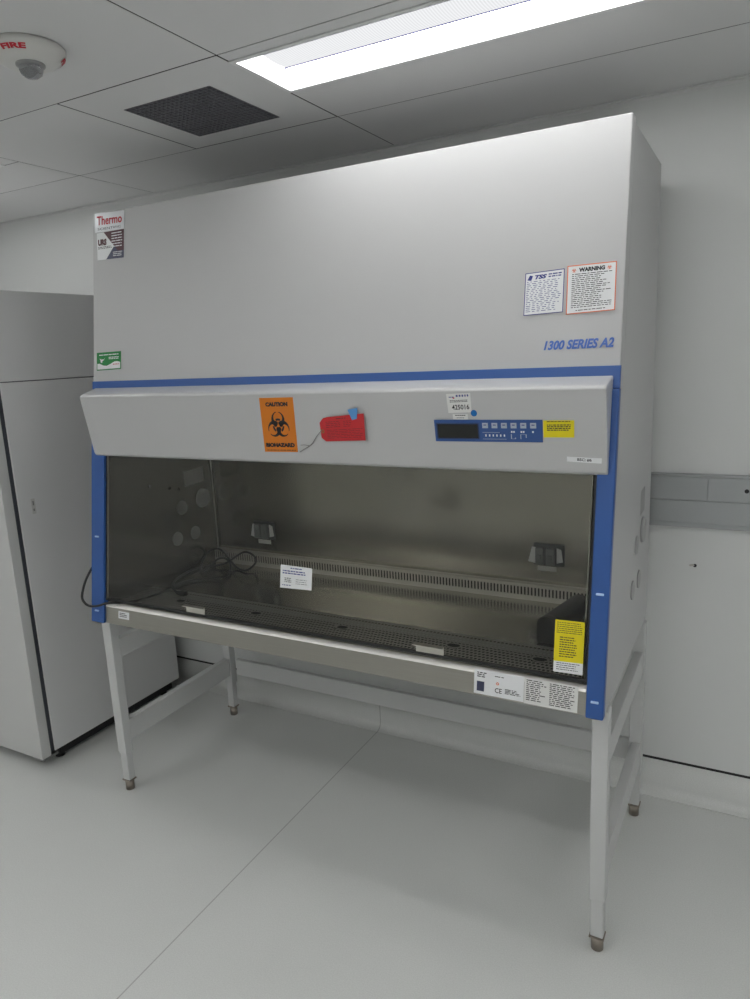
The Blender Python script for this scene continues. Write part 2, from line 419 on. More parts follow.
bm = mb(); box(bm, gx0-.003, gx1+.003, gy0-.003, gy1+.003, ZC+.07, ZC+.075)
for b in ((gx0-.006, gx0-.003, gy0-.003, gy1+.003), (gx1+.003, gx1+.006, gy0-.003, gy1+.003), (gx0, gx1, gy0-.006, gy0-.003), (gx0, gx1, gy1+.003, gy1+.006)): box(bm, *b, ZC+.0125, ZC+.075)
obj('duct', bm, M_black, v)

# fire strobe
cx, cy = .580, -.430
f = thing('fire_alarm_strobe', 'round white fire alarm strobe on the ceiling with red FIRE lettering', 'fire alarm', (cx, cy, ZC))
bm = mb(); lathe(bm, [(0, 0), (.086, 0), (.090, -.006), (.090, -.012), (.086, -.019), (.068, -.034), (.058, -.039), (.052, -.041), (0, -.041)], (cx, cy, ZC)); obj('body', bm, M_white_pl, f)
bm = mb(); lathe(bm, [(.034, -.041), (.034, -.045), (.031, -.047), (0, -.047)], (cx+.012, cy-.004, ZC), 32); obj('lens_ring', bm, mat('ring_grey', (.3, .3, .3), .3), f)
bm = mb(); lathe(bm, [(.028, -.047), (.028, -.054), (.024, -.064), (.014, -.071), (0, -.073)], (cx+.012, cy-.004, ZC), 32)
m = bpy.data.materials.new('strobe_lens'); m.use_nodes = True; p = m.node_tree.nodes['Principled BSDF']; p.inputs['Base Color'].default_value = (.8, .82, .85, 1); p.inputs['Roughness'].default_value = .05; p.inputs['Transmission Weight'].default_value = .8
obj('strobe_lens', bm, m, f)
bm = mb(); box(bm, cx-.012, cx+.034, cy-.008, cy, ZC-.060, ZC-.047); box(bm, cx+.02, cx+.028, cy-.018, cy+.01, ZC-.056, ZC-.047); obj('flash_tube', bm, mat('flash', (.15, .15, .16), .15, .8), f)
def DP(ang0):     # lettering wrapped round the sloping skirt, read from below
    def mp(a, r, o=0):   # a: angle offset, r: 0..1 up the skirt
        t = ang0+a; rr = .0765+.010*r; z = -.0278+.009*r
        return (cx+rr*math.cos(t), cy+rr*math.sin(t), ZC+z-.0015)
    return mp
text('FIRE', ((-.36, 1), (.36, 1), (.36, 0), (-.36, 0)), DP(math.radians(-60)), M_red, f, bold=.05)
text('FIRE', ((-.36, 1), (.36, 1), (.36, 0), (-.36, 0)), DP(math.radians(60)), M_red, f, bold=.05)

# ================================================================== WALL THINGS
r = thing('wall_raceway', 'long grey metal electrical raceway running along the back wall', 'raceway', (2, YW, 1.073))
bm = mb(); box(bm, -.35, XR, YW-.020, YW, 1.085, 1.249); obj('base_channel', bm, M_rail, r)
segx = [-.35, .85, 2.072, 3.29, 4.5, XR]
for a, b in zip(segx, segx[1:]):
    bm = mb(); box(bm, a+.0008, b-.0008, YW-.026, YW-.0195, 1.1665, 1.247); obj('cover_plate', bm, M_rail, r, .0012)
bm = mb(); box(bm, -.35, XR, YW-.026, YW-.0195, 1.086, 1.1635); obj('lower_cover', bm, M_rail, r, .0012)
bm = mb(); box(bm, -.35, XR, YW-.030, YW, 1.249, 1.256); obj('top_cap', bm, M_rail, r, .001)
bm = mb(); box(bm, -.35, XR, YW-.022, YW, 1.068, 1.085); obj('bottom_lip', bm, M_rail, r, .001)
bm = mb(); cyl(bm, (2.19, YW-.027, 1.206), (2.19, YW-.0262, 1.206), .007); cyl(bm, (2.215, YW-.030, 1.203), (2.215, YW-.026, 1.203), .016); obj('data_jack', bm, M_black, r)
h = thing('wall_hook', 'tiny grey peg sticking out of the wall below the raceway', 'hook', (2.038, YW, .927))
bm = mb(); cyl(bm, (2.038, YW+.0, .927), (2.026, YW-.014, .929), .0035, seg=10); obj('peg', bm, mat('peg', (.5, .48, .45), .4), h)
bm = mb(); cyl(bm, (2.041, YW, .926), (2.041, YW-.003, .926), .006, seg=12); obj('anchor', bm, M_ink, h)

# ================================================================== CABINET
W = 1.9; ZT = 2.263; YB = .785
cab = thing('biosafety_cabinet', 'large grey biosafety cabinet with blue frame, tinted glass sash and steel work area', 'biosafety cabinet', (W/2, .35, ZB))
# upper housing: slanted front shell with side returns
bm = mb()
prism_x(bm, [(yF(1.652)+.002, 1.652), (yF(ZT)+.002-.002, ZT), (yF(ZT)+.050, ZT), (yF(ZT)+.050, ZT-.012), (yF(1.652)+.05, 1.652)], 0, W)
obj('upper_front_panel', bm, M_pan, cab, .004, seg=3)
# rear housing
bm = mb(); prism_x(bm, [(yF(1.66)+.05, 1.66), (yF(2.24)+.05, 2.243), (YB-.02, 2.243), (YB-.02, 1.66)], .012, W-.012); obj('rear_housing', bm, M_pan, cab, .002)
# side panels
def side(xa, xb):
    bm = mb(); prism_x(bm, [(yF(ZB)+.012, ZB), (yF(1.66)+.012, 1.66), (yF(1.66)+.0505, 1.66), (yF(2.247)+.0505, 2.249), (YB, 2.249), (YB, ZB+.035), (YB-.05, ZB)], xa, xb)
    return obj('side_panel', bm, M_pan, cab, .0015)
side(0, .0125); side(W-.0125, W)
bm = mb(); box(bm, .0125, W-.0125, YB-.02, YB, ZB+.035, 2.24); obj('back_panel', bm, M_pan, cab)
# base pan under the work area
bm = mb(); box(bm, .013, W-.013, .035, YB-.055, ZB+.001, ZB+.012); obj('base_pan', bm, M_stand, cab, .002)
# blue header and posts
bm = mb(); c = [(0, 1.657), (W, 1.657), (W, 1.60), (0, 1.60)]
prism_x(bm, [(yF(1.60)-.002, 1.60), (yF(1.657)-.002, 1.657), (yF(1.657)+.012, 1.657), (yF(1.60)+.012, 1.60)], -.001, W+.001); obj('header_band', bm, M_blue, cab, .0015)
def post(x0, x1, side_x):
    bm = mb(); z0, z1 = .757, 1.5995; o = .007
    prism_x(bm, [(yF(z0)-o, z0), (yF(z1)-o, z1), (yF(z1)+.02, z1), (yF(z0)+.02, z0)], x0, x1)
    p = obj('frame_post', bm, M_blue, cab, .004, seg=3, label='blue frame post')
    xm = (x0+x1)/2
    for zz in (1.083, .803):
        bm = mb(); c = rc(xm-.010, xm+.010, zz-.003, zz+.003); quad(bm, FP, c, .0065, .011); obj('screw_cap', bm, mat('cap_pale', (.45, .6, .85), .3), p, .0015)
    return p
post(-.0015, .065, 0); post(1.856, W+.0015, W)
bm = mb(); box(bm, W-.034, W-.012, .004, .018, ZB-.008, ZB-.001); obj('foot_bolt', bm, M_dark, cab, .003)
bm = mb(); box(bm, .012, .034, .004, .018, ZB-.008, ZB-.001); obj('foot_bolt', bm, M_dark, cab, .003)
# hood over the sash
def hood_profile():
    P = [(yF(1.632)-.003, 1.632), (.062, 1.6145), (.054, 1.612), (.0485, 1.608), (.0462, 1.6025), (.0815, 1.3963), (.086, 1.388), (.0945, 1.384), (yF(1.384)+.012, 1.384), (yF(1.632)+.004, 1.632)]
    return P
bm = mb(); HX0, HX1 = .014, 1.884; P = hood_profile(); 
prism_x(bm, P, HX0, HX1)
for q in bm.verts:
    if q.co.x < 1 and q.co.y < .1: q.co.x += .014
hood = obj('sash_hood', bm, M_hood, cab, .0035, seg=3)
# interior shell
IX0, IX1, IY, IZ0, IZ1 = .062, 1.838, .676, .816, 1.52
bm = mb(); prism_x(bm, [(.03, IZ0-.02), (yF(1.52)+.02, 1.52), (IY+.003, IZ1), (IY+.003, IZ0-.02)], IX0-.004, IX0); lwall = obj('interior_side_wall', bm, M_steelshade, cab)
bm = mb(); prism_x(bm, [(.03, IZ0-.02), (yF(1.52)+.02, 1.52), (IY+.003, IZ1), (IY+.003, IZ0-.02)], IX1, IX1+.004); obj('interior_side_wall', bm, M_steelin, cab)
bm = mb(); box(bm, IX0, IX1, IY, IY+.004, IZ0-.02, IZ1); bwall = obj('interior_back_wall', bm, M_steelin, cab)
bm = mb(); box(bm, IX0, IX1, yF(1.5)+.03, IY, 1.50, 1.504); obj('interior_ceiling', bm, M_grille, cab)
bm = mb(); box(bm, IX0, IX1, .260, IY-.028, IZ0-.01, IZ0); obj('work_surface', bm, M_floorsteel, cab)
bm = mb(); cyl(bm, (IX0+.004, IY-.006, IZ0+.06), (IX0+.004, IY-.006, IZ1-.02), .0035, seg=10); obj('corner_bead', bm, M_bead, cab)
# rear slotted strip
bm = mb(); ya, yb = IY-.028, IY-.010
box(bm, IX0, IX1, ya-.0015, ya+.002, IZ0+.049, IZ0+.060); box(bm, IX0, IX1, ya-.0015, ya+.002, IZ0-.004, IZ0+.018); box(bm, IX0, IX1, ya, IY, IZ0+.0575, IZ0+.060)
n = 140
for i in range(n+1):
    q = IX0+(IX1-IX0)*i/n; box(bm, q-.0031, q+.0031, ya-.001, ya+.002, IZ0+.018, IZ0+.049)
obj('rear_slotted_strip', bm, M_strip, cab)
bm = mb(); box(bm, IX0, IX1, IY-.004, IY-.001, IZ0-.004, IZ0+.056); obj('slot_void', bm, M_dark, cab)
# front perforated grille: one plate with real holes
bm = mb(); gx0, gx1, gy0, gy1, gz = IX0, IX1, .046, .262, .819
nx, ny = 140, 11; dx, dy = (gx1-gx0)/nx, (gy1-.012-gy0-.012)/ny
def inoval(x, y):
    return any(((x-ox)/.026)**2+((y-oy)/.017)**2 < 1 for ox, oy in OV)
OV = [(.66, .165), (1.02, .165), (1.42, .165), (1.69, .165), (.30, .165)]
for j in range(ny):
    sh = (dx/2 if j % 2 else 0)
    for i in range(nx-1):
        x0 = gx0+dx*i+sh; x1 = x0+dx; y0 = gy0+.012+dy*j; y1 = y0+dy
        xm, ym = (x0+x1)/2, (y0+y1)/2; hw, hh = dx*.38, dy*.34
        if inoval(xm, ym): continue
        O = [bm.verts.new(p) for p in ((x0, y0, gz), (x1, y0, gz), (x1, y1, gz), (x0, y1, gz))]
        I = [bm.verts.new(p) for p in ((xm-hw*.6, ym-hh, gz), (xm+hw*.6, ym-hh, gz), (xm+hw, ym, gz), (xm+hw*.6, ym+hh, gz), (xm-hw*.6, ym+hh, gz), (xm-hw, ym, gz))]
        for fc in ((O[0], O[1], I[1], I[0]), (O[1], O[2], I[3], I[2], I[1]), (O[2], O[3], I[4], I[3]), (O[3], O[0], I[0], I[5], I[4])): bm.faces.new(fc)
box(bm, gx0, gx1, gy0, gy0+.012, gz-.002, gz); box(bm, gx0, gx1, gy1-.012, gy1, gz-.002, gz)
gr = obj('front_grille', bm, M_grille, cab)
s = gr.modifiers.new('s', 'SOLIDIFY'); s.thickness = .0012; s.offset = 0
for ox, oy in OV:
    bm = mb(); N = 24
    A = [bm.verts.new((ox+.028*math.cos(a), oy+.019*math.sin(a), gz+.0012)) for a in [2*math.pi*i/N for i in range(N)]]
    B = [bm.verts.new((ox+.021*math.cos(a), oy+.013*math.sin(a), gz+.0012)) for a in [2*math.pi*i/N for i in range(N)]]
    for i in range(N): bm.faces.new((A[i], A[(i+1) % N], B[(i+1) % N], B[i]))
    obj('finger_hole_rim', bm, M_grille, gr)
bm = mb(); box(bm, IX0, IX1, .04, .282, ZB+.014, ZB+.018); obj('grille_tray', bm, M_dark, cab)
# armrest / sill
bm = mb(); X0, X1 = .0655, 1.8555
prism_x(bm, [(yF(.758)+.002, .758), (yF(.820)+.002, .820), (.0135, .824), (.026, .8325), (.032, .834), (.045, .830), (.045, .815), (.022, .815), (.018, .758)], X0, X1)
sill = obj('front_sill', bm, M_steel, cab, .0015)
bm = mb(); prism_x(bm, [(yF(.820)+.0015, .8195), (.0128, .8245), (.026, .8333), (.030, .8335), (.030, .831), (.014, .822)], X0+.001, X1-.001); obj('sill_edge_highlight', bm, M_sillglint, sill, .001, label='pale strip standing for the highlight along the sill edge')  # added strip whose pale colour carries the sill's top highlight
# glass sash
bm = mb(); quad(bm, FP, rc(.068, 1.852, .850, 1.46), -.012, -.006); sash = obj('glass_sash', bm, M_glass, cab, label='dark tinted glass sash')
bm = mb(); quad(bm, FP, rc(.067, 1.853, .843, .8505), -.014, -.004); obj('bottom_seal', bm, M_seal, sash)
for e0, e1 in ((.0655, .072), (1.8495, 1.8555)):
    bm = mb(); quad(bm, FP, rc(e0, e1, .843, 1.40), -.014, -.003); obj('edge_channel', bm, M_seal, sash)
bm = mb(); quad(bm, FP, rc(.072, .0745, .843, 1.40), -.011, -.004); obj('edge_strip', bm, M_clip, sash)
for x0, x1 in ((.470, .555), (1.362, 1.450)):
    bm = mb(); quad(bm, FP, rc(x0, x1, .852, .876), -.005, -.002); quad(bm, FP, rc(x0-.006, x1, .874, .8775), -.005, .014); obj('sash_clip', bm, M_clip, sash, .0008, label='small steel finger clip')

# ---- labels on the upper front
c = rc(.017, .164, 2.196, 2.270); c = ((.013, 2.262), (.164, 2.256), (.163, 2.192), (.015, 2.194))
b = sticker('brand_badge', c, lambda x, z, o: FP(x, z, o*3), M_silver, cab, 'silver badge with red lettering')
FPb = lambda x, z, o=0: FP(x, z, o+.0016)
text('Thermo', c, FPb, M_red, b, .07, .93, .36, .84, bold=.02)
text('SCIENTIFIC', c, FPb, M_ink, b, .10, .90, .10, .22)
c = ((.022, 2.191), (.162, 2.192), (.162, 2.092), (.026, 2.095))
b = sticker('service_label', c, FP, M_white, cab, 'white label with maroon and navy corner')
def part_poly(name, pts, c, mp, m, par, o=.0010):
    bm = mb(); poly(bm, [mp(*bil(c, u, v), o) for u, v in pts], (0, .0003, 0)); return obj(name, bm, m, par)
part_poly('maroon_corner', [(.26, 1), (.64, .45), (.78, .27), (1, .27), (1, 1)], c, FP, M_maroon, b)
part_poly('navy_corner', [(.64, .45), (.78, .27), (1, .27), (1, 0), (.34, 0)], c, FP, M_navy, b)
text('URS', c, FP, M_maroon, b, .04, .36, .52, .76, bold=.075)
fine(c, FP, M_ink, b, 2, .04, .55, .38, .48)
fine(c, lambda x, z, o=0: FP(x, z, o+.0006), M_white, b, 6, .55, .95, .36, .93, word=(.08, .2), fill=.35)
fine(c, lambda x, z, o=0: FP(x, z, o+.0006), M_white, b, 3, .60, .95, .05, .24, word=(.08, .2), fill=.35)
c = ((.022, 1.761), (.148, 1.763), (.148, 1.699), (.022, 1.696))
b = sticker('green_label', c, FP, M_green, cab, 'green and white label')
part_poly('white_wave', [(.03, .06), (.97, .06), (.97, .40), (.85, .46), (.72, .44), (.58, .33), (.42, .24), (.28, .26), (.12, .38), (.03, .38)], c, FP, M_white, b)
fine(c, FP, M_white, b, 1, .10, .90, .78, .88, word=(.12, .22), cut=0); fine(c, FP, M_white, b, 2, .50, .92, .56, .72, cut=0)
part_poly('leaf_mark', [(.12, .68), (.2, .6), (.3, .62), (.34, .7), (.28, .55), (.2, .46), (.26, .44), (.18, .42), (.16, .55)], c, FP, M_white, b)
fine(c, lambda x, z, o=0: FP(x, z, o+.0006), M_red, b, 1, .68, .92, .24, .32, cut=0)
c = ((1.647, 1.902), (1.750, 1.906), (1.750, 1.796), (1.646, 1.793))
b = sticker('certification_label', c, FP, M_white, cab, 'white label with blue print')
frame(c, FP, M_inkblue, b, .018); text('TSS', c, FP, M_inkblue, b, .25, .56, .83, .93, bold=.06, shear=.3)
part_poly('globe_mark', [(.06, .83), (.12, .94), (.2, .92), (.16, .81)], c, FP, M_inkblue, b)
fine(c, FP, M_inkblue, b, 2, .60, .93, .82, .93, cut=0); fine(c, FP, M_inkblue, b, 17, .05, .95, .05, .79, cut=.2, fill=.28, gap=.05)
c = ((1.757, 1.911), (1.879, 1.912), (1.880, 1.793), (1.758, 1.789))
b = sticker('warning_label', c, FP, M_white, cab, 'white warning label with orange border')
frame(c, FP, M_oborder, b, .018); text('WARNING', c, FP, M_ink, b, .24, .77, .85, .94, bold=.06)
for uu in (.14, .86): biohazard(c, FP, b, M_oborder, M_white, uu, .89, .06, .055)
fine(c, FP, M_ink, b, 18, .10, .95, .10, .82, cut=.35, fill=.36); fine(c, FP, M_ink, b, 1, .20, .80, .045, .075, cut=0)
c = ((1.704, 1.725), (1.882, 1.727), (1.882, 1.702), (1.704, 1.701))
text('1300 SERIES A2', c, FP, M_lblue, cab, 0, 1, 0, 1, o=.0008, bold=.04, shear=.25, name='model_lettering')
# ---- hood labels
c = ((.839, 1.594), (.966, 1.595), (.951, 1.423), (.824, 1.421))
b = sticker('biohazard_sign', c, HP, M_orange, cab, 'orange biohazard caution sign')
text('CAUTION', c, HP, M_ink, b, .17, .83, .84, .92, bold=.075); text('BIOHAZARD', c, HP, M_ink, b, .06, .93, .09, .17, bold=.075)
biohazard(c, HP, b, M_ink, M_orange, .50, .49, .39, .30); fine(c, HP, M_ink, b, 1, .08, .95, .015, .04, cut=0)
c = ((1.466, 1.598), (1.535, 1.600), (1.535, 1.548), (1.468, 1.546))
b = sticker('asset_label', c, HP, M_paper2, cab, 'pale label with handwritten number')
text('425016', c, HP, M_ink, b, .18, .92, .16, .42, bold=.02); fine(c, HP, M_inkblue, b, 1, .40, .95, .72, .93, word=(.05, .09), cut=0, gap=.05)
fine(c, HP, M_red, b, 1, .26, .33, .68, .80, cut=0); fine(c, HP, M_inkblue, b, 1, .10, .30, .74, .85, cut=0); fine(c, HP, M_ink, b, 2, .12, .86, .52, .66, cut=0)
c = rc(1.480, 1.523, 1.5285, 1.543)
b = sticker('barcode_label', c, HP, M_paper2, cab); fine(c, HP, M_ink, b, 1, .15, .85, .55, .85, cut=0, word=(.1, .2)); fine(c, HP, M_ink, b, 1, .25, .75, .15, .35, cut=0)
bm = mb(); N = 28; a = [HP(1.541+.0088*math.cos(t), 1.5455+.0088*math.sin(t), .0008) for t in [2*math.pi*i/N for i in range(N)]]; poly(bm, a, (0, .001, 0)); obj('blue_dot', bm, M_dot, cab, label='round blue dot sticker')
c = ((1.424, 1.5275), (1.725, 1.5285), (1.724, 1.469), (1.424, 1.467))
cp = sticker('control_panel', c, HP, M_panelblue, cab, 'blue control panel', .003)
HPc = lambda x, z, o=0: HP(x, z, o+.0026)
bm = mb(); q = lambda u0, u1, v0, v1: (bil(c, u0, v1), bil(c, u1, v1), bil(c, u1, v0), bil(c, u0, v0))
quad(bm, HPc, q(.03, .42, .16, .80), 0, .0006); obj('display', bm, M_display, cp)
bm = mb()
for e in ((.02, .43, .80, .84), (.02, .43, .12, .16), (.02, .03, .12, .84), (.42, .43, .12, .84)): quad(bm, HPc, q(*e), 0, .0016)
obj('display_bezel', bm, mat('bezel', (.02, .04, .12), .4), cp)
for i in range(6):
    u = .462+i*.0865; bm = mb(); quad(bm, HPc, q(u, u+.052, .62, .86), 0, .0012); k = obj('key_pad', bm, M_key, cp)
    fine(q(u, u+.052, .62, .86), lambda x, z, o=0: HP(x, z, o+.004), M_inkblue, cp, 1, .25, .75, .35, .7, cut=0, word=(.2, .5), name='key_symbol')
bm = mb()
for i in range(6): quad(bm, HPc, q(.485+i*.034, .497+i*.034, .24, .34), 0, .0009)
for uu in (.722, .742, .808, .828, .91): quad(bm, HPc, q(uu, uu+.014, .42, .50), 0, .0009)
obj('indicator_lights', bm, M_white, cp)
bm = mb()
for e in ((.46, .68, .12, .135), (.46, .62, .42, .435), (.72, .765, .14, .152), (.72, .728, .14, .36), (.755, .765, .14, .2), (.805, .86, .34, .352), (.805, .812, .14, .352), (.852, .86, .2, .352)): quad(bm, HPc, q(*e), 0, .0008)
obj('panel_lines', bm, M_key, cp)
c = ((1.7265, 1.5265), (1.805, 1.5275), (1.804, 1.483), (1.7260, 1.482))
b = sticker('yellow_hood_label', c, HP, M_yellow, cab, 'small yellow label with black print')
fine(c, HP, M_ink, b, 1, .12, .88, .86, .95, cut=0); fine(c, HP, M_ink, b, 4, .12, .90, .36, .76, cut=.1, fill=.6)
c = ((1.784, 1.4325), (1.871, 1.4305), (1.870, 1.4165), (1.784, 1.4195))
b = sticker('number_label', c, HP, M_white, cab); text('BSC: #6', c, HP, M_ink, b, .30, .72, .2, .8, bold=.03)
# ---- sill labels
c = ((1.547, .833), (1.690, .829), (1.690, .762), (1.547, .769)); c = rc(1.546, 1.689, .764, .8325)
FS = lambda x, z, o=0: FP(x, z, o-.0008)
b = sticker('rating_label', c, FS, M_white, cab, 'white rating label with blue square')
part_poly('blue_square', [(.06, .12), (.21, .12), (.21, .52), (.06, .52)], c, FS, M_navy, b)
text('CE', c, FS, M_ink, b, .43, .57, .16, .36, bold=.01); fine(c, FS, M_ink, b, 3, .06, .25, .66, .9, cut=.3); fine(c, FS, M_ink, b, 1, .42, .60, .78, .84, cut=0); fine(c, FS, M_ink, b, 4, .63, .95, .16, .38, cut=.3)
bm = mb(); N = 16
pr = None
for i in range(N+1):
    t = 2*math.pi*i/N; A = bm.verts.new(FS(*bil(c, .48+.03*math.cos(t), .54+.06*math.sin(t)), .001)); B = bm.verts.new(FS(*bil(c, .48+.015*math.cos(t), .54+.03*math.sin(t)), .001))
    if pr: bm.faces.new((pr[0], A, B, pr[1]))
    pr = (A, B)
obj('orange_ring', bm, M_oborder, b)
c = rc(1.690, 1.834, .762, .832)
b = sticker('instruction_label', c, FS, M_paper2, cab, 'pale label full of small print'); fine(c, FS, M_ink, b, 11, .04, .44, .10, .94, cut=.4, fill=.42); fine(c, FS, M_ink, b, 12, .48, .97, .06, .94, cut=.2, fill=.42)
c = rc(.137, .192, .785, .812)
b = sticker('inventory_label', c, FS, M_white, cab, 'tiny white label'); fine(c, FS, M_ink, b, 3, .12, .85, .15, .8, cut=.5, fill=.45)
# ---- glass stickers
GP = lambda x, z, o=0: FP(x, z, o-.0058)
c = ((.871, 1.057), (.992, 1.056), (.991, .986), (.869, .982))
b = sticker('inspection_label', c, GP, M_white, cab, 'white label with blue handwriting')
fine(c, GP, M_inkblue, b, 1, .32, .68, .82, .91, cut=0); fine(c, GP, M_inkblue, b, 2, .07, .80, .58, .78, cut=.1); fine(c, GP, M_paper2, b, 5, .06, .92, .12, .55, cut=.1, fill=.2)
fine(c, GP, M_ink, b, 3, .14, .36, .22, .46, cut=.1); fine(c, GP, M_ink, b, 3, .5, .86, .15, .42, cut=.1, fill=.2); fine(c, GP, M_inkblue, b, 1, .07, .34, .08, .15, cut=0)
c = ((1.765, .999), (1.842, 1.001), (1.842, .892), (1.765, .889))
b = sticker('yellow_glass_label', c, GP, M_yellow, cab, 'tall yellow label with black print')
fine(c, GP, M_ink, b, 6, .06, .95, .66, .95, cut=.1, fill=.32); fine(c, GP, M_ink, b, 9, .18, .80, .08, .60, cut=.25, fill=.4)
c = ((1.765, .889), (1.842, .892), (1.842, .862), (1.765, .860))
b = sticker('white_glass_label', c, GP, M_white, cab); fine(c, GP, M_ink, b, 4, .1, .9, .12, .88, cut=.2, fill=.3)
# ---- ports on the sides and the interior side wall
def disc_x(name, x, xo, y, z, r, m, par, ring=False):
    bm = mb(); cyl(bm, (x, y, z), (xo, y, z), r, r*.96, 32)
    if ring:
        cyl(bm, (x, y, z), (xo+(xo-x)*.8, y, z), r*1.25, r*1.2, 32)
        cyl(bm, (x, y+.005, z+.022), (xo+(xo-x)*2.0, y+.005, z+.022), r*.35, r*.3, 20)
    return obj(name, bm, m, par)
for (yy, zz, rr, rg) in ((.601, 1.120, .034, True), (.470, 1.104, .030, False), (.535, .978, .030, False), (.425, .978, .030, False)):
    disc_x('port_cap', IX0, IX0+.004, yy, zz, rr, M_cap, lwall, rg)
for (yy, zz, rr, rg) in ((.612, 1.118, .034, True), (.488, 1.098, .030, False), (.553, .969, .030, False), (.433, .970, .030, False)):
    disc_x('port_cap', W, W+.004, yy, zz, rr, M_capr, cab, rg)
for yy, zz in ((.301, 1.23), (.409, 1.201), (.460, 1.187)): disc_x('gas_valve_hole', IX0, IX0+.003, yy, zz, .007, M_dark, lwall)
bm = mb()
for j in range(9):
    for i in range(5): 
        yy = .56+i*.018; zz = 1.175+j*.009; box(bm, W-.001, W+.0012, yy, yy+.012, zz+.0008*i, zz+.004+.0008*i)
obj('side_louvers', bm, mat('louver', (.30, .30, .30), .5), cab)
WL = lambda y, z, o=0: (IX0+o, y, z)
c = ((.50, 1.255), (.62, 1.258), (.62, 1.195), (.50, 1.190)); b = sticker('wall_notice', c, WL, mat('dim_paper', (.50, .50, .48), .5), lwall); 
# ---- interior outlets
BP = lambda x, z, o=0: (x, IY-.0-o, z)
for xm, zm in ((.328, .975), (1.575, .983)):
    bm = mb(); quad(bm, BP, rc(xm-.048, xm+.062, zm-.038, zm+.042), 0, .007); ou = obj('power_outlet', bm, M_out, cab, .002, label='dark outlet box on the inner back wall')
    for dx_ in (-.022, .016):
        bm = mb(); quad(bm, BP, rc(xm+dx_-.015, xm+dx_+.015, zm-.032, zm+.030), .007, .024); box(bm, xm+dx_-.007, xm+dx_+.007, IY-.029, IY-.024, zm-.012, zm+.006); obj('flip_cover', bm, M_out2, ou, .003)
    bm = mb(); quad(bm, BP, ((xm-.052, zm+.028), (xm-.039, zm+.028), (xm-.039, zm-.032), (xm-.066, zm-.026)), .007, .0095)
    quad(bm, BP, ((xm+.036, zm+.030), (xm+.052, zm+.024), (xm+.058, zm-.020), (xm+.036, zm-.026)), .007, .0095); obj('tape_flap', bm, M_flap, ou)
    c = rc(xm-.034, xm+.034, zm-.060, zm-.042); b = sticker('outlet_label', c, BP, M_paper2, ou)

# ================================================================== RED TAG
t = thing('red_tag', 'red cardboard tag taped to the front of the sash hood', 'tag', (1.13, .06, 1.50))
def TP(x, z, o=0): return HP(x, z, o+.002+.045*(x-1.046))
c = ((1.050, 1.532), (1.209, 1.546), (1.204, 1.466), (1.048, 1.459))
bm = mb(); outl = [(.0, .80), (.09, .97), (.20, 1), (1, 1), (1, 0), (.10, 0), (.0, .16)]
a = [TP(*bil(c, u, v_), .0008) for u, v_ in outl]; poly(bm, a, (0, .0006, 0)); card = obj('card', bm, M_tag, t)
fine(c, TP, M_ink, card, 1, .38, .60, .86, .91, cut=0); fine(c, TP, M_ink, card, 4, .14, .50, .52, .80, cut=.2, fill=.22); fine(c, TP, M_ink, card, 4, .54, .72, .52, .78, cut=.2, fill=.22, word=(.03, .08)); fine(c, TP, M_ink, card, 6, .14, .96, .08, .46, cut=.1, fill=.2, word=(.05, .2))
bm = mb(); N = 20; pr = None; ec = bil(c, .05, .43)
for i in range(N+1):
    tt = 2*math.pi*i/N; A = bm.verts.new(TP(ec[0]+.0062*math.cos(tt), ec[1]+.0062*math.sin(tt), .0014)); B = bm.verts.new(TP(ec[0]+.0025*math.cos(tt), ec[1]+.0025*math.sin(tt), .0014))
    if pr: bm.faces.new((pr[0], A, B, pr[1]))
    pr = (A, B)
obj('eyelet', bm, M_brass, t)
bm = mb(); sp = [(1.054, 1.494), (1.035, 1.478), (1.015, 1.455), (1.000, 1.444), (.978, 1.433), (.962, 1.424)]
tube(bm, [HP(x, z, .004) for x, z in sp], .0009, 6, 4)
tube(bm, [HP(x, z, .004) for x, z in ((1.000, 1.444), (.985, 1.447), (.968, 1.446))], .0009, 6, 4); obj('string', bm, M_string, t)
bm = mb(); poly(bm, [TP(*p, .0016) for p in ((1.156, 1.557), (1.191, 1.562), (1.184, 1.530), (1.167, 1.526))], (0, .0008, 0)); obj('tape', bm, M_tape, t, label='blue tape')

# ================================================================== STAND
st = thing('cabinet_stand', 'grey steel stand with four telescopic legs under the biosafety cabinet', 'stand', (W/2, .41, 0))
LW, LD = .045, .040
legs = []
for lx, ly in ((1.889, .069), (.018, .069), (1.889, .738), (.018, .738)):
    lx0 = 1.862 if lx > 1 else -.016
    lg = []
    bm = mb(); box(bm, lx0, lx0+LW, ly-LD/2, ly+LD/2, .168, ZB-.0015); leg = obj('leg', bm, M_stand, st, .004, seg=3)
    bm = mb(); cx_ = lx0+LW/2; box(bm, cx_-.0185, cx_+.0185, ly-.016, ly+.016, .045, .17); obj('inner_tube', bm, M_stand, leg, .004, seg=3)
    bm = mb(); box(bm, cx_-.021, cx_+.021, ly-.0185, ly+.0185, .041, .0455); cyl(bm, (cx_, ly, .0), (cx_, ly, .041), .0175, .0175); obj('leveling_foot', bm, M_footm, leg)
def bar(name, *b):
    bm = mb(); box(bm, *b); return obj(name, bm, M_stand, st, .003)
for x0, x1 in ((-.010, .022), (1.870, 1.902)):
    bar('side_stretcher', x0, x1, .0895, .7175, .212, .300); bar('side_rail', x0, x1, .0895, .7175, .572, .650)
bar('rear_stretcher', .0425, 1.8615, .742, .764, .212, .292)
bm = mb(); box(bm, .326, .340, .02, .034, ZB-.006, ZB+.0005); obj('sill_bolt', bm, M_dark, cab, .002)

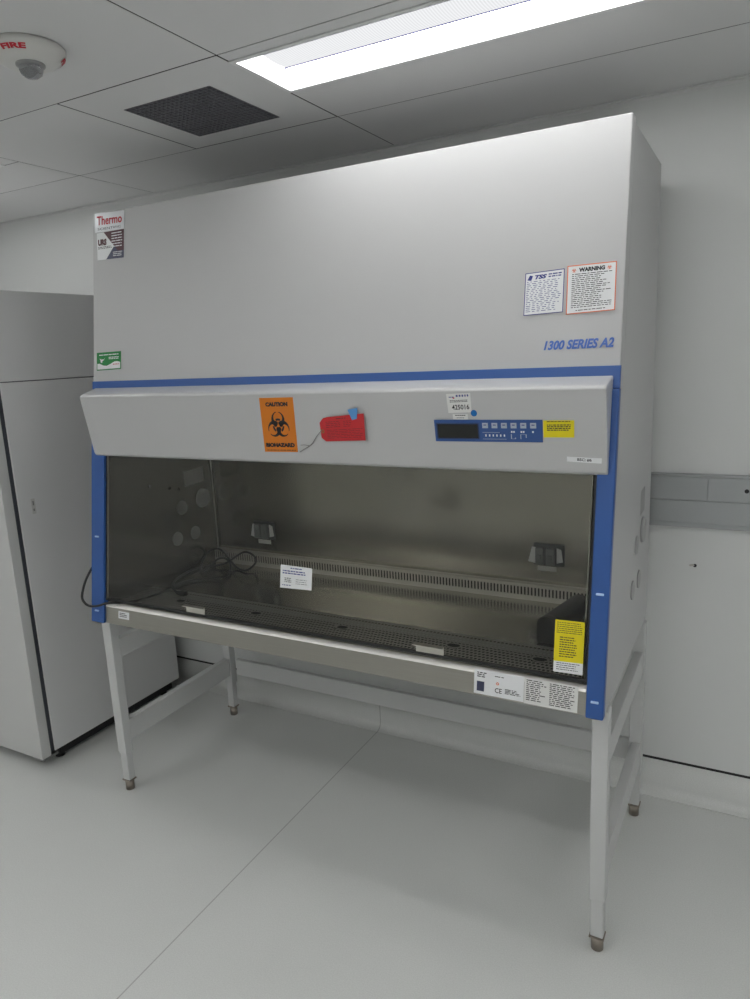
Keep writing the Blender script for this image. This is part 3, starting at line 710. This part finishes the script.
# ================================================================== FREEZER
fx1 = -.43; fx0 = -1.22
fr = thing('upright_freezer', 'tall grey steel laboratory freezer standing left of the cabinet', 'freezer', ((fx0+fx1)/2, .44, 0))
bm = mb(); box(bm, fx0, fx1, .058, .83, .068, 1.665); body = obj('body', bm, M_fridge, fr, .004)
bm = mb(); box(bm, fx0, fx1, .030, .83, 1.668, 2.022); obj('top_compartment', bm, M_fridge, fr, .004)
bm = mb(); box(bm, fx0+.004, fx1-.004, .062, .826, 1.66, 1.672); obj('seam_gasket', bm, M_gasket, fr)
bm = mb(); box(bm, fx0, fx1-.002, -.006, .040, .056, 1.655); door = obj('door', bm, M_fridgedoor, fr, .004)
bm = mb()
for k in range(4): box(bm, fx0+.01, fx1-.006+.001*(k % 2), .040+.0045*k, .0445+.0045*k, .07, 1.65)
obj('door_gasket', bm, M_gasket, fr)
bm = mb(); cyl(bm, (fx0+.08, -.05, .85), (fx0+.08, -.05, 1.25), .012); cyl(bm, (fx0+.08, -.05, .88), (fx0+.08, -.005, .88), .009); cyl(bm, (fx0+.08, -.05, 1.22), (fx0+.08, -.005, 1.22), .009); obj('handle', bm, M_clip, door)
bm = mb(); box(bm, fx1-.07, fx1-.004, .0, .075, .045, .0565); obj('lower_hinge', bm, mat('hinge', (.25, .25, .25), .4, .8), fr, .003)
for xx, yy in ((fx0+.08, .12), (fx1-.06, .12), (fx0+.08, .76), (fx1-.06, .76)):
    bm = mb(); cyl(bm, (xx, yy, 0), (xx, yy, .068), .02); obj('foot', bm, M_dark, fr)
bm = mb(); box(bm, fx0+.03, fx1-.03, .10, .80, .02, .068); obj('base_plinth', bm, M_black, fr)
FL = lambda y, z, o=0: (fx1+o, y, z)
bm = mb(); box(bm, fx1, fx1+.0008, .116, .134, 1.122, 1.186); mk = obj('side_mark', bm, mat('mark', (.52, .52, .5), .5), fr, .0)
bm = mb(); box(bm, fx1+.0008, fx1+.0012, .122, .128, 1.158, 1.176); box(bm, fx1+.0008, fx1+.0012, .122, .128, 1.134, 1.144); obj('mark_print', bm, mat('mark2', (.2, .2, .2), .5), mk)

# ================================================================== CORD
cord = [(0.02, .26, .90), (0,0,0), (0,0,0), (0,0,0), (-.020, -.018, .862), (-.004, -.023, .836), (.024, -.021, .826), (.060, -.012, .830), (.085, -.004, .8385), (.115, .012, .8395), (.14, .04, .835), (.158, .09, .829)]
ins = [(0.162, 0.171, 0.824), (0.161, 0.221, 0.824), (0.159, 0.279, 0.824), (0.157, 0.339, 0.824), (0.19, 0.393, 0.824), (0.25, 0.433, 0.824), (0.273, 0.473, 0.824), (0.232, 0.546, 0.828), (0.184, 0.6, 0.838), (0.154, 0.6, 0.853), (0.119, 0.6, 0.845), (0.11, 0.558, 0.828), (0.135, 0.478, 0.824), (0.097, 0.507, 0.824), (0.07, 0.554, 0.844), (0.072, 0.592, 0.875), (0.117, 0.6, 0.894), (0.157, 0.6, 0.881), (0.186, 0.6, 0.85), (0.238, 0.582, 0.824), (0.304, 0.561, 0.824), (0.318, 0.6, 0.838), (0.332, 0.6, 0.865), (0.311, 0.6, 0.886), (0.272, 0.6, 0.892), (0.229, 0.6, 0.871), (0.176, 0.6, 0.838), (0.142, 0.569, 0.828), (0.092, 0.541, 0.824), (0.071, 0.488, 0.824), (0.081, 0.415, 0.824), (0.109, 0.341, 0.826), (0.16, 0.27, 0.826), (0.218, 0.23, 0.824)]
cord[0:3] = [(-.030, .20, .80), (-.018, .15, .95), (-.012, .07, .975)]
cord[3] = (-.028, .02, .92)
bm = mb(); tube(bm, cord+ins, .0045, 8, 5)
pc = thing('power_cord', 'black power cord looped on the work surface and round the left blue post', 'cord', (.16, .30, .82))
obj('cable', bm, M_seal, pc)
bm = mb(); cyl(bm, (.218, .23, .8235), (.250, .2225, .8235), .006, .011, 14); box(bm, .25, .275, .212, .234, .8165, .836); obj('plug', bm, M_seal, pc, .002)

# ================================================================== BLACK CASES
def case(x0, x1, y0, y1, h, label, rz):
    t = thing('black_case', label, 'case', ((x0+x1)/2, (y0+y1)/2, IZ0), 'black rounded cases in the work area')
    t.rotation_euler.z = 0
    bm = mb(); n = 12; xm = (x0+x1)/2; r = (x1-x0)/2
    prof = [(x0, .002), (x1, .002)]+[(xm+r*math.cos(a), h-r*.8+r*.8*math.sin(a)) for a in [math.pi*i/n for i in range(n+1)]]
    sh = rz
    a = [bm.verts.new((x, y0, IZ0+z)) for x, z in prof]; b = [bm.verts.new((x+sh, y1, IZ0+z)) for x, z in prof]
    N = len(prof); bm.faces.new(a); bm.faces.new(b[::-1])
    for i in range(N): bm.faces.new((a[i], b[i], b[(i+1) % N], a[(i+1) % N]))
    obj('shell', bm, M_foam, t, .004)
    bm = mb()
    for fr_ in (.08, .9):
        yy = y0+(y1-y0)*fr_; xs = sh*fr_
        pr = None
        for i in range(n+1):
            a_ = math.pi*i/n; P = [bm.verts.new((xm+xs+(r+.0012)*math.cos(a_), yy+d, IZ0+h-r*.8+(r*.8+.0012)*math.sin(a_))) for d in (0, .003)]
            if pr: bm.faces.new((pr[0], pr[1], P[1], P[0]))
            pr = P
    obj('rib', bm, mat('rib_grey', (.10, .10, .10), .3), t)
    bm = mb(); poly(bm, [(x0-.02, y0-.002, IZ0+.015), (x1-.01, y0-.002, IZ0+.004), (x1-.012, y0-.002, IZ0+h*.7), (x0-.008, y0-.002, IZ0+h*.85)], (0, -.001, 0)); obj('end_flap', bm, M_clear, t)
case(1.645, 1.705, .285, .53, .088, 'black rounded case on the work surface behind the yellow label', .05)
case(1.765, 1.825, .285, .54, .086, 'black rounded case against the right inner wall, partly behind the blue post', .005)
